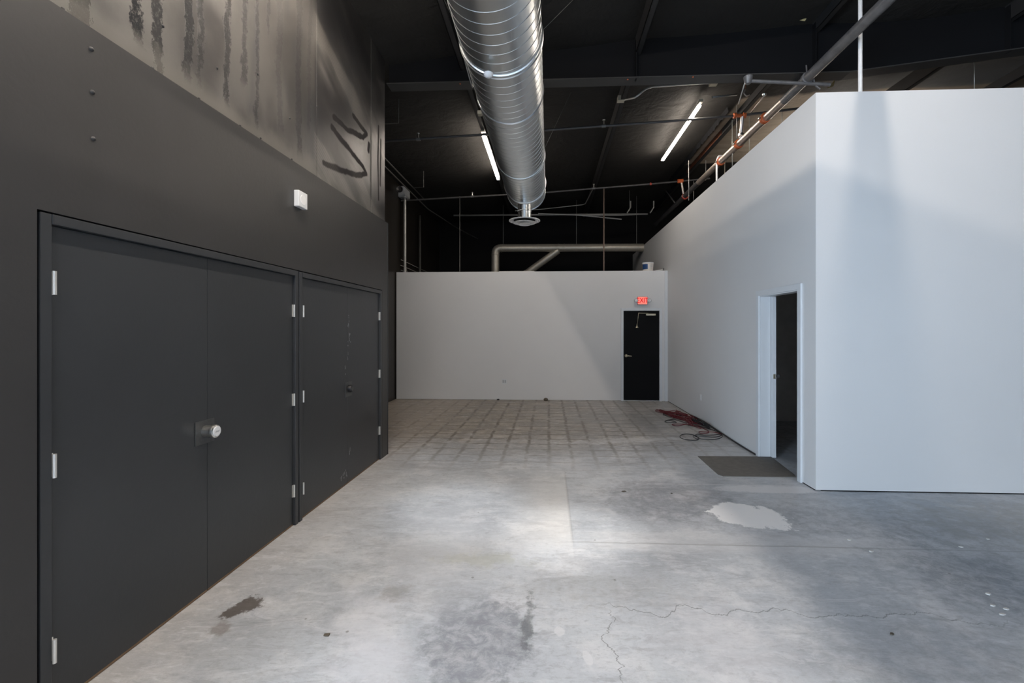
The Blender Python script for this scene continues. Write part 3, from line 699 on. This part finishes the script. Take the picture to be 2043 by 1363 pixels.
d1 = closet('door_1', 'large charcoal double closet door with a steel lock, nearest on the left', 1.856, 3.875, [2.839], .046, (1.905, 1.095, .275), (1.86, 1.09, .30), 2.208)
d2 = closet('door_2', 'charcoal closet door with a black knob beside the corner of the block', 3.893, 5.865, [4.885], .048, (1.86, 1.10, .28), (1.87, 1.12, .38), 2.207)
lk = part('lock_plate', B(XL + -0.022, XL + -0.016, 2.735, 2.895, .965, 1.115, bev=.002), M['plate'], d1, 'scratched lock plate')
part('lock_barrel', lambda bm: lathe(bm, [(.036, XL + -0.018), (.036, XL + 0.030), (.041, XL + 0.033), (.044, XL + 0.045), (.041, XL + 0.057), (.036, XL + 0.060)], (0, 2.815, 1.045), 'x', 32), M['chrome'], lk, 'round steel lock body')
part('lock_face', lambda bm: lathe(bm, [(.033, XL + 0.059), (.033, XL + 0.064), (.029, XL + 0.066)], (0, 2.815, 1.045), 'x', 28), M['white'], lk, 'white lock face')
part('face_print', many(*[B(XL + .065, XL + .0665, y, y + .0035, 1.040 + .002 * math.sin(y * 900), 1.050 + .002 * math.sin(y * 700)) for y in (2.798, 2.803, 2.808, 2.813, 2.818, 2.823, 2.828)]), M['grey'], lk, 'tiny grey print')
lk = part('lock_plate', B(XL + -0.022, XL + -0.017, 4.83, 4.99, .96, 1.12, bev=.002), M['plate'], d2, 'dark lock plate')
part('door_knob', lambda bm: lathe(bm, [(.040, XL + -0.020), (.040, XL + 0.015), (.036, XL + 0.022), (.02, XL + 0.022)], (0, 4.91, 1.045), 'x', 28), M['black'], lk, 'black round knob')
part('knob_face', lambda bm: lathe(bm, [(.026, XL + 0.022), (.022, XL + 0.028)], (0, 4.91, 1.045), 'x', 24), M['plate'], lk)
def scuffs(bm):
    random.seed(5)
    for (px, py, w, h) in ((695, 640, 3, 30), (698, 672, 3, 22), (694, 700, 2, 40), (689, 735, 1.5, 24), (686, 950, 7, 10), (690, 944, 5, 14), (681, 955, 4, 8), (698, 905, 1.5, 26)):
        for k in range(7):
            c = onx(px + random.uniform(-w, w) / 2, py + random.uniform(-h, h) / 2, XL - .021)
            a = random.uniform(.002, .007); b = random.uniform(.006, .02)
            vs = [(XL - .0208, c.y + a * math.cos(t) * random.uniform(.6, 1), c.z + b * math.sin(t) * random.uniform(.6, 1)) for t in [i * PI / 4 for i in range(8)]]
            v0 = [bm.verts.new(v) for v in vs]; v1 = [bm.verts.new((XL - .0235, v[1], v[2])) for v in vs]
            bm.faces.new(v0)
            for i in range(8): bm.faces.new((v0[i], v0[(i + 1) % 8], v1[(i + 1) % 8], v1[i]))
part('scuff_marks', scuffs, M['scuff'], d2, 'pale scuff marks')
# corner board at the end of the block
struct('trim_1', B(XL - .03, XL + .004, 6.072, 6.085, 0, 3.14), M['door'], 'thin dark corner board at the end of the left block', 'trim')
# alarm speaker
w = thing('alarm_speaker', 'small white square alarm speaker high on the dark left wall', 'speaker', (XL, 3.87, 2.83))
part('speaker_body', B(XL, XL + .045, 3.80, 3.94, 2.76, 2.90, bev=.006), M['white'], w)
part('speaker_grille', lambda bm: lathe(bm, [(.045, XL + .0445), (.043, XL + .0475), (.035, XL + .047)], (0, 3.87, 2.83), 'x', 28), M['offwhite'], w)
# bolt heads and paint bumps on the left wall
def nails(bm):
    for (px, py) in ((125, 18), (325, 52), (304, 136), (397, 197), (433, 136), (479, 251), (520, 276), (514, 148), (515, 183), (578, 236), (582, 318), (632, 213)):
        c = onx(px, py, XL - .033 if py < 8 + (px - 103) * .65 else XL)
        lathe(bm, [(.008, c.x - .002), (.007, c.x + .004), (.003, c.x + .007)], (0, c.y, c.z), 'x', 10)
for i, (px, py, lab) in enumerate(((182, 98, 'upper small paint lump on the left wall'), (184, 184, 'middle small paint lump on the left wall'), (186, 277, 'lower small paint lump on the left wall'))):
    c = onx(px, py, XL)
    tag(build('paint_lump', lambda bm, c=c: lathe(bm, [(.012, XL - .001), (.010, XL + .005), (.003, XL + .010)], (0, c.y, c.z), 'x', 12), M['dark']), lab, 'lump')
nb = []
for (px, py) in ((125, 18), (325, 52), (304, 136), (397, 197), (433, 136), (479, 251), (520, 276), (514, 148), (578, 236), (582, 318), (632, 213), (742, 426)):
    up = py < 8 + (px - 103) * .65
    X = XL - .035 if up else XL
    c = onx(px, py, X)
    tag(build('screw_head', lambda bm, c=c, X=X: lathe(bm, [(.009, X - .001), (.008, X + .004), (.004, X + .007)], (0, c.y, c.z), 'x', 10), M['dark']),
        'small dark screw head on the stained left wall', 'screw', 'screw heads on the stained wall')
# vertical seam on the stained wall
sy = onx(632, 200, XL - .035).y
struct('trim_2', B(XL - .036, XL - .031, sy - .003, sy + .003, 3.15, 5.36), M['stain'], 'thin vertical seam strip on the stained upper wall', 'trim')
sy2 = onx(740, 300, XL - .035).y
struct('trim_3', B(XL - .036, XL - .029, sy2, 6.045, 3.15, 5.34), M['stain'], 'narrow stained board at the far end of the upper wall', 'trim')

# ------------------------------------------------------------------ exit door at the back
d3 = thing('door_3', 'black exit door with a brass lever in the back partition', 'door', (2.19, YB, 0), kind='structure')
part('door_slab', B(1.765, 2.612, YB + .02, YB + .065, .02, 2.135, bev=.002), M['blackdoor'], d3)
part('threshold', B(1.765, 2.612, YB + .0, YB + .06, .001, .014), M['chrome'], d3)
for a, b in ((1.710, 1.768), (2.610, 2.668)):
    part('door_casing', B(a, b, YB - .022, YB + .10, 0, 2.20, bev=.004), M['trim'], d3)
part('door_casing', B(1.768, 2.610, YB - .022, YB + .10, 2.137, 2.20, bev=.004), M['trim'], d3)
lv = part('lever_rose', lambda bm: lathe(bm, [(.036, YB + .021), (.036, YB + .008), (.02, YB - .002), (.016, YB - .03)], (1.835, 0, 1.07), 'y', 24), M['brass'], d3, 'brass lever')
part('lever_handle', Tb([(1.835, YB - .03, 1.07), (1.86, YB - .04, 1.07), (1.955, YB - .035, 1.062)], .011, 10, .02), M['brass'], lv)
cl = part('closer_body', B(2.30, 2.52, YB - .03, YB + .02, 2.02, 2.065, bev=.006), M['brass'], d3, 'brass door closer')
part('closer_arm', many(Tb([(2.40, YB - .03, 2.075), (2.10, YB - .12, 2.08)], .007, 8), Tb([(2.10, YB - .12, 2.08), (2.085, YB - .04, 1.80)], .006, 8)), M['brass'], cl)
part('closer_foot', lambda bm: lathe(bm, [(.034, 1.735), (.030, 1.75), (.014, 1.78), (.008, 1.83)], (2.08, YB - .03, 0), 'z', 16), M['brass'], cl)
struct('trim_4', B(2.735, XR, YB - .02, YB + .0, .0, 3.085, bev=.003), M['trim'], 'pale vertical corner board right of the exit door', 'trim')
es = thing('exit_sign', 'red lit EXIT sign with two lamp heads over the black door', 'exit sign', (2.21, YB, 2.37))
part('sign_housing', B(2.09, 2.325, YB - .045, YB, 2.275, 2.475, bev=.008), M['grey'], es)
part('sign_face', B(2.10, 2.315, YB - .050, YB - .044, 2.288, 2.462), M['exitface'], es, 'glowing red face')
def text_obj(s, size, loc, mat, parent):
    cu = bpy.data.curves.new('t', 'FONT'); cu.body = s; cu.size = size; cu.extrude = .002; cu.offset = .002
    cu.align_x = 'CENTER'; cu.align_y = 'CENTER'
    tmp = bpy.data.objects.new('t', cu); COL.objects.link(tmp)
    bpy.context.view_layer.update()
    me = bpy.data.meshes.new_from_object(tmp.evaluated_get(bpy.context.evaluated_depsgraph_get()))
    bpy.data.objects.remove(tmp)
    mm = Matrix.Translation(loc) @ Matrix.Rotation(PI / 2, 4, 'X') @ Matrix.Diagonal((.78, 1.0, 1, 1))
    me.transform(mm); me.materials.clear(); me.materials.append(mat)
    o = bpy.data.objects.new('exit_lettering', me); COL.objects.link(o); o.parent = parent
    o.location = -parent.location; o['label'] = 'red EXIT lettering'
    return o
text_obj('EXIT', .165, (2.2075, YB - .052, 2.377), M['exitletter'], es)
for s in (-1, 1):
    x = 2.2075 + s * .155
    hd = part('lamp_head', lambda bm, x=x: lathe(bm, [(.028, YB - .03), (.046, YB - .075), (.046, YB - .088), (.038, YB - .09)], (x, 0, 2.375), 'y', 20), M['grey'], es)
    part('lamp_lens', lambda bm, x=x: lathe(bm, [(.038, YB - .089), (.02, YB - .096)], (x, 0, 2.375), 'y', 20), M['white'], hd)
    part('head_bracket', B(min(x, x - s * .05), max(x, x - s * .05), YB - .04, YB, 2.35, 2.40, bev=.004), M['grey'], es)

# ------------------------------------------------------------------ side doorway
d4 = thing('door_4', 'white cased doorway into the dim side room, door slid aside', 'door', (XR, 5.7, 0), kind='structure')
XC = XR - .022
part('door_casing', B(XC, XR + .0, 6.165, 6.235, 0, 2.21, bev=.004), M['trim'], d4)
part('door_casing', B(XC, XR + .0, 5.150, 5.222, 0, 2.21, bev=.004), M['trim'], d4)
part('door_casing', B(XC, XR + .0, 5.222, 6.165, 2.142, 2.21, bev=.004), M['trim'], d4)
part('door_jamb', B(XR, XR + .13, 6.150, 6.170, .012, 2.15), M['trim'], d4)
part('door_jamb', B(XR, XR + .13, 5.216, 5.236, .012, 2.15), M['trim'], d4)
part('door_jamb', B(XR, XR + .13, 5.236, 6.150, 2.130, 2.15), M['trim'], d4)
lf = part('door_leaf', B(XR + .135, XR + .18, 6.10, 7.0, .012, 2.13, bev=.002), M['trim'], d4)
part('latch_plate', B(XR + .142, XR + .172, 6.096, 6.101, 1.05, 1.11, bev=.001), M['brass'], lf, 'brass latch plate')
part('door_knob', lambda bm: lathe(bm, [(.012, XR + .18), (.012, XR + .21), (.028, XR + .22), (.030, XR + .235), (.02, XR + .25)], (0, 6.15, 1.08), 'x', 18), M['darkpipe'], lf, 'dark knob')
# plumbing inside the room
pb = thing('wall_plumbing', 'dark pipe with a curved trap on the wall inside the side room', 'plumbing', (5.6, 8, 1.0))
xw = 5.56
def rp(px, py, X=xw): return onx(px, py, X)
part('drain_trap', Tb([rp(1583, 765), rp(1583, 785), rp(1584, 793), rp(1590, 794), rp(1593, 788), rp(1596, 785)], .020, 10, .05), M['chrome'], pb)
part('supply_pipe', Tb([rp(1540, 733), rp(1560, 733), rp(1600, 744)], .016, 8, .05), M['black'], pb)
part('supply_pipe', Tb([rp(1544, 775), rp(1553, 772), rp(1556, 772)], .022, 8), M['black'], pb)
sk = thing('wall_sink', 'dim rough counter band on the wall inside the side room', 'counter', (5.6, 8, 1.1))
a = rp(1540, 745); b = rp(1600, 762)
part('counter_band', B(5.42, 5.6, 5.6, 8.6, 1.02, 1.16, bev=.01), M['recess'], sk)

# ------------------------------------------------------------------ small things
def outlet(name, lab, cx, cy, cz, face, n=2):
    o = thing(name, lab, 'outlet', (cx, cy, cz))
    if face == 'y':
        part('cover_plate', B(cx - .055, cx + .055, cy - .006, cy, cz - .058, cz + .058, bev=.002), M['white'] if n == 1 else M['trim'], o)
        for s in ((-1, 1) if n == 2 else (0,)):
            part('socket', B(cx + s * .024 - .016, cx + s * .024 + .016, cy - .009, cy - .004, cz - .034, cz + .034, bev=.002), M['grey'], o)
    else:
        part('cover_plate', B(cx - .006, cx, cy - .036, cy + .036, cz - .058, cz + .058, bev=.002), M['white'], o)
        for s in (-1, 1):
            part('socket', B(cx - .009, cx - .004, cy - .016, cy + .016, cz + s * .022 - .014, cz + s * .022 + .014, bev=.002), M['white'], o)
outlet('wall_outlet', 'pale double outlet low on the back partition', -1.07, YB, .445, 'y')
oc = onx(1398, 793, XR)
outlet('wall_outlet', 'white outlet on the side wall above the tangled cables', XR, oc.y, oc.z, 'x')

bk = thing('paint_bucket', 'small white bucket with a blue label on top of the partition', 'bucket', (2.37, 11.0, 3.085))
part('bucket_body', lambda bm: lathe(bm, [(.118, 3.086), (.132, 3.27), (.136, 3.27), (.136, 3.28), (.130, 3.28)], (2.37, 11.0, 0), 'z', 36), M['cream'], bk)
part('bucket_lid', lambda bm: lathe(bm, [(.138, 3.268), (.140, 3.285), (.130, 3.292), (.05, 3.292)], (2.37, 11.0, 0), 'z', 36), M['white'], bk)
def lbl(bm):
    a0, a1 = math.radians(188), math.radians(258); n = 12; v = []
    for i in range(n + 1):
        a = a0 + (a1 - a0) * i / n
        v.append([bm.verts.new((2.37 + (r + dr) * math.cos(a), 11.0 + (r + dr) * math.sin(a), z)) for z, r in ((3.13, .1215), (3.25, .1305)) for dr in (.0, .003)])
    for a, b in zip(v, v[1:]):
        bm.faces.new((a[1], b[1], b[3], a[3])); bm.faces.new((a[0], a[1], b[1], b[0])); bm.faces.new((a[2], a[3], b[3], b[2]))
lb = part('bucket_label', lbl, M['blue'], bk, 'blue label')
def lines(bm):
    for k in range(4):
        a0, a1 = math.radians(285), math.radians(318); v = []
        for i in range(7):
            a = a0 + (a1 - a0) * i / 6; z = 3.15 + k * .028; r = .118 + .014 * (z - 3.086) / .18 + .0025
            v.append([bm.verts.new((2.37 + r * math.cos(a), 11.0 + r * math.sin(a), zz)) for zz in (z, z + .009)])
        for a, b in zip(v, v[1:]): bm.faces.new((a[0], b[0], b[1], a[1]))
part('label_print', lines, M['grey'], bk, 'grey lines of print')
tag(build('paper_scrap', scrap([(2.52, 10.90, 3.087), (2.60, 10.88, 3.095), (2.70, 10.92, 3.112), (2.71, 11.0, 3.108), (2.58, 11.0, 3.09)], .01), M['white']), 'curled white scrap on the partition beside the bucket', 'paper')
tag(build('wall_clip', B(2.715, 2.725, 10.88, 10.90, 3.086, 3.15), M['black']), 'tiny dark clip standing on the end of the partition', 'clip')
tag(build('plaster_strip', B(-1.2, -.35, 10.9, 11.05, 3.0855, 3.10, bev=.003), M['plaster']), 'flat pale strip lying on the partition below the slanting duct', 'strip')

mat_pts = [onz(*p, 0) for p in ((1392, 911), (1533, 912), (1590, 948), (1590, 953), (1443, 951), (1432, 947))]
mat_pts[1].x = 2.95; mat_pts[2].x = 2.86; mat_pts[3].x = 2.83
tag(build('floor_mat', lambda bm: prism(bm, [(p.x, p.y) for p in mat_pts], .001, .007), M['mat']), 'worn brown-grey mat lying in front of the side doorway', 'mat')

def fl(pts, z=.008):
    return [onz(px, py, z) for px, py in pts]
def wob(pts, z):      # closed-ish loop sampled to points on the floor
    out = []
    for i, p in enumerate(fl(pts)): out.append(Vector((p.x, p.y, z + .003 * math.sin(i * 1.3))))
    return out
def catmull(P, n=8):
    out = []
    for i in range(len(P) - 1):
        p0 = P[max(i - 1, 0)]; p1 = P[i]; p2 = P[i + 1]; p3 = P[min(i + 2, len(P) - 1)]
        for k in range(n):
            t = k / n
            out.append(.5 * ((2 * p1) + (p2 - p0) * t + (2 * p0 - 5 * p1 + 4 * p2 - p3) * t * t + (3 * p1 - p0 - 3 * p2 + p3) * t ** 3))
    out.append(P[-1]); return out
cr = [(1440, 866), (1425, 863), (1408, 862), (1395, 861), (1397, 864), (1412, 864), (1414, 861), (1405, 856), (1396, 852), (1385, 849), (1370, 847), (1352, 850), (1342, 848), (1343, 846), (1360, 846),
      (1372, 847), (1385, 851), (1398, 855), (1396, 850), (1380, 848), (1376, 843)]
red = wob(cr, .008)
random.seed(11)
cxy = onz(1366, 835, 0)
z = .010
for k in range(150):
    a = k * .52 + random.uniform(-.2, .2); rr = random.uniform(.5, 1.0)
    # pile is long along the wall (Y) and narrow across
    red.append(Vector((cxy.x - .02 + .23 * rr * math.cos(a) - .18 * rr * math.sin(a * .93), cxy.y + .80 * rr * math.sin(a * .93), .010 + .05 * random.random() * (1 - .4 * rr))))
red = catmull(red, 6)
tag(build('extension_cord', Tb(red, .006, 6), M['red']), 'tangled dark red extension cord heaped against the side wall', 'cord')
loops = [(1323, 829), (1324, 825), (1332, 823), (1345, 824), (1350, 827), (1346, 829), (1332, 829), (1333, 826), (1345, 825), (1352, 829), (1338, 833), (1328, 830), (1323, 827), (1330, 823), (1340, 824), (1360, 829),
         (1328, 841), (1334, 839), (1350, 843), (1330, 843), (1328, 840), (1345, 838), (1370, 845)]
lp2 = [(1372, 848), (1400, 852), (1425, 859), (1438, 865), (1436, 870), (1420, 872), (1395, 870), (1385, 869), (1383, 871), (1389, 875), (1394, 876), (1390, 878), (1378, 878), (1365, 876), (1357, 872), (1359, 868), (1370, 866),
       (1385, 868), (1390, 870), (1396, 875), (1412, 877), (1424, 877), (1436, 874), (1441, 870), (1438, 866), (1425, 868), (1405, 868), (1392, 866), (1386, 869), (1394, 873), (1394, 876)]
tag(build('power_cable', Tb(catmull(wob(lp2, .006), 8), .0055, 6), M['black']), 'thin dark cable looped on the floor in front of the red tangle', 'cable')
tag(build('power_cable', Tb(catmull(wob(loops, .012), 8), .0055, 6), M['black']), 'dark cable loops at the far end of the red tangle', 'cable')
wl = [Vector((XR - .035, 9.0, .03)), Vector((XR - .03, 8.3, .05)), Vector((XR - .03, 7.7, .04)), Vector((XR - .02, 7.2, .02)), Vector((XR - .02, 6.8, .012)), Vector((XR - .02, 6.26, .012))]
tag(build('wall_cable', Tb(catmull(wl, 8), .009, 6), M['black']), 'black cable lying along the foot of the side wall', 'cable')
def heap(bm):
    random.seed(21); P = []
    for k in range(60):
        a = k * .6; P.append(Vector((2.68 + .07 * math.cos(a) * random.uniform(.5, 1), 8.15 + .42 * math.sin(a * .97) * random.uniform(.4, 1), .015 + .07 * random.random())))
    tube(bm, catmull(P, 5), .007, 6)
tag(build('power_cable', heap, M['black']), 'black cable bundle between the red tangle and the wall', 'cable')

# loose bits on the floor
def chip(x, y, s, h, mat, name, lab, cat, seed, group=None):
    random.seed(seed)
    n = 7; poly = [(x + s * random.uniform(.5, 1) * math.cos(2 * PI * i / n), y + s * .6 * random.uniform(.5, 1) * math.sin(2 * PI * i / n)) for i in range(n)]
    return tag(build(name, lambda bm: prism(bm, poly, .0005, h), mat), lab, cat, group)
for i, (px, py, s, lab) in enumerate(((1245, 981, .03, 'small dark splinter on the floor left of the white patch'), (652, 1268, .03, 'curled dark chip on the floor near the closets'),
                                      (1780, 1266, .018, 'dark splinter on the floor at lower right'), (1340, 985, .012, 'tiny dark crumb near the floor joint'))):
    p = onz(px, py, 0); chip(p.x, p.y, s, .006, M['debris'], 'floor_chip', lab, 'debris', 30 + i)
for i, (px, py) in enumerate(((1980, 1209), (2008, 1216), (2000, 1227), (1972, 1186), (1694, 1078), (1971, 1076), (1738, 1101), (1918, 1092))):
    p = onz(px, py, 0); chip(p.x, p.y, .02, .007, M['plaster'], 'plaster_chip', 'small pale plaster chip on the right half of the floor', 'debris', 50 + i, 'plaster chips at right')
p = ony(1089, 797, YB - .03)
tag(build('rubble_lump', lambda bm: lathe(bm, [(.045, .001), (.055, .02), (.045, .05), (.02, .065)], (p.x, YB - .06, 0), 'z', 12), M['debris']), 'small brown lump at the foot of the partition', 'debris')
p2 = ony(994, 799, YB - .03)
tag(build('rubble_lump', lambda bm: prism(bm, [(p2.x - .03, YB - .05), (p2.x + .03, YB - .04), (p2.x + .015, YB - .02), (p2.x, YB - .015)], .001, .03), M['black']), 'tiny black bit at the foot of the partition', 'debris')

# ------------------------------------------------------------------ lights
def area(name, loc, size, sizey, power, col, rot):
    l = bpy.data.lights.new(name, 'AREA'); l.shape = 'RECTANGLE'; l.size = size; l.size_y = sizey; l.energy = power; l.color = col
    o = bpy.data.objects.new(name, l); COL.objects.link(o); o.location = loc; o.rotation_euler = rot; return o
area('window_daylight', (1.95, -7.15, 1.85), 7.0, 3.0, 130, (.72, .85, 1.0), (math.radians(90), 0, 0))
area('window_daylight', (-4.45, -3.6, 1.7), 3.2, 6.4, 2100, (.70, .84, 1.0), (math.radians(90), 0, math.radians(-90)))
def spot(name, loc, target, power, col, ang, blend, rad):
    l = bpy.data.lights.new(name, 'SPOT'); l.energy = power; l.color = col; l.spot_size = math.radians(ang); l.spot_blend = blend; l.shadow_soft_size = rad
    o = bpy.data.objects.new(name, l); COL.objects.link(o); o.location = loc
    o.rotation_euler = (Vector(target) - Vector(loc)).to_track_quat('-Z', 'Y').to_euler(); return o
spot('added_floor_spot', (.10, 3.4, 4.6), (.17, 3.76, 0), 520, (1.0, .96, .90), 19, 1.0, .05)  # unseen spots without fixtures, added for the bright pools on the floor
spot('added_floor_spot', (-.95, 3.4, 4.6), (-.85, 4.25, 0), 300, (.85, .93, 1.0), 22, 1.0, .05)

w = bpy.data.worlds.new('dim_interior'); SC.world = w; w.use_nodes = True
bg = w.node_tree.nodes['Background']; bg.inputs[0].default_value = (.6, .75, 1.0, 1); bg.inputs[1].default_value = .3

# ------------------------------------------------------------------ camera
cd = bpy.data.cameras.new('camera'); cam = bpy.data.objects.new('camera', cd); COL.objects.link(cam)
cd.sensor_width = 36; cd.sensor_fit = 'HORIZONTAL'; cd.lens = F * 36 / 2043; cd.clip_start = .02; cd.clip_end = 200
cam.location = (0, 0, CAMZ); cam.rotation_euler = (PI / 2, 0, TH)
cd.shift_x = (1021.5 - CX) / 2043; cd.shift_y = (CY - 681.5) / 2043
SC.camera = cam
vs = SC.view_settings
SC.display_settings.display_device = 'sRGB'
vs.view_transform = 'Standard'; vs.look = 'None'; vs.gamma = 1; vs.use_curve_mapping = False; vs.exposure = 0.0
SC.cycles.use_denoising = True
SC.cycles.max_bounces = 8
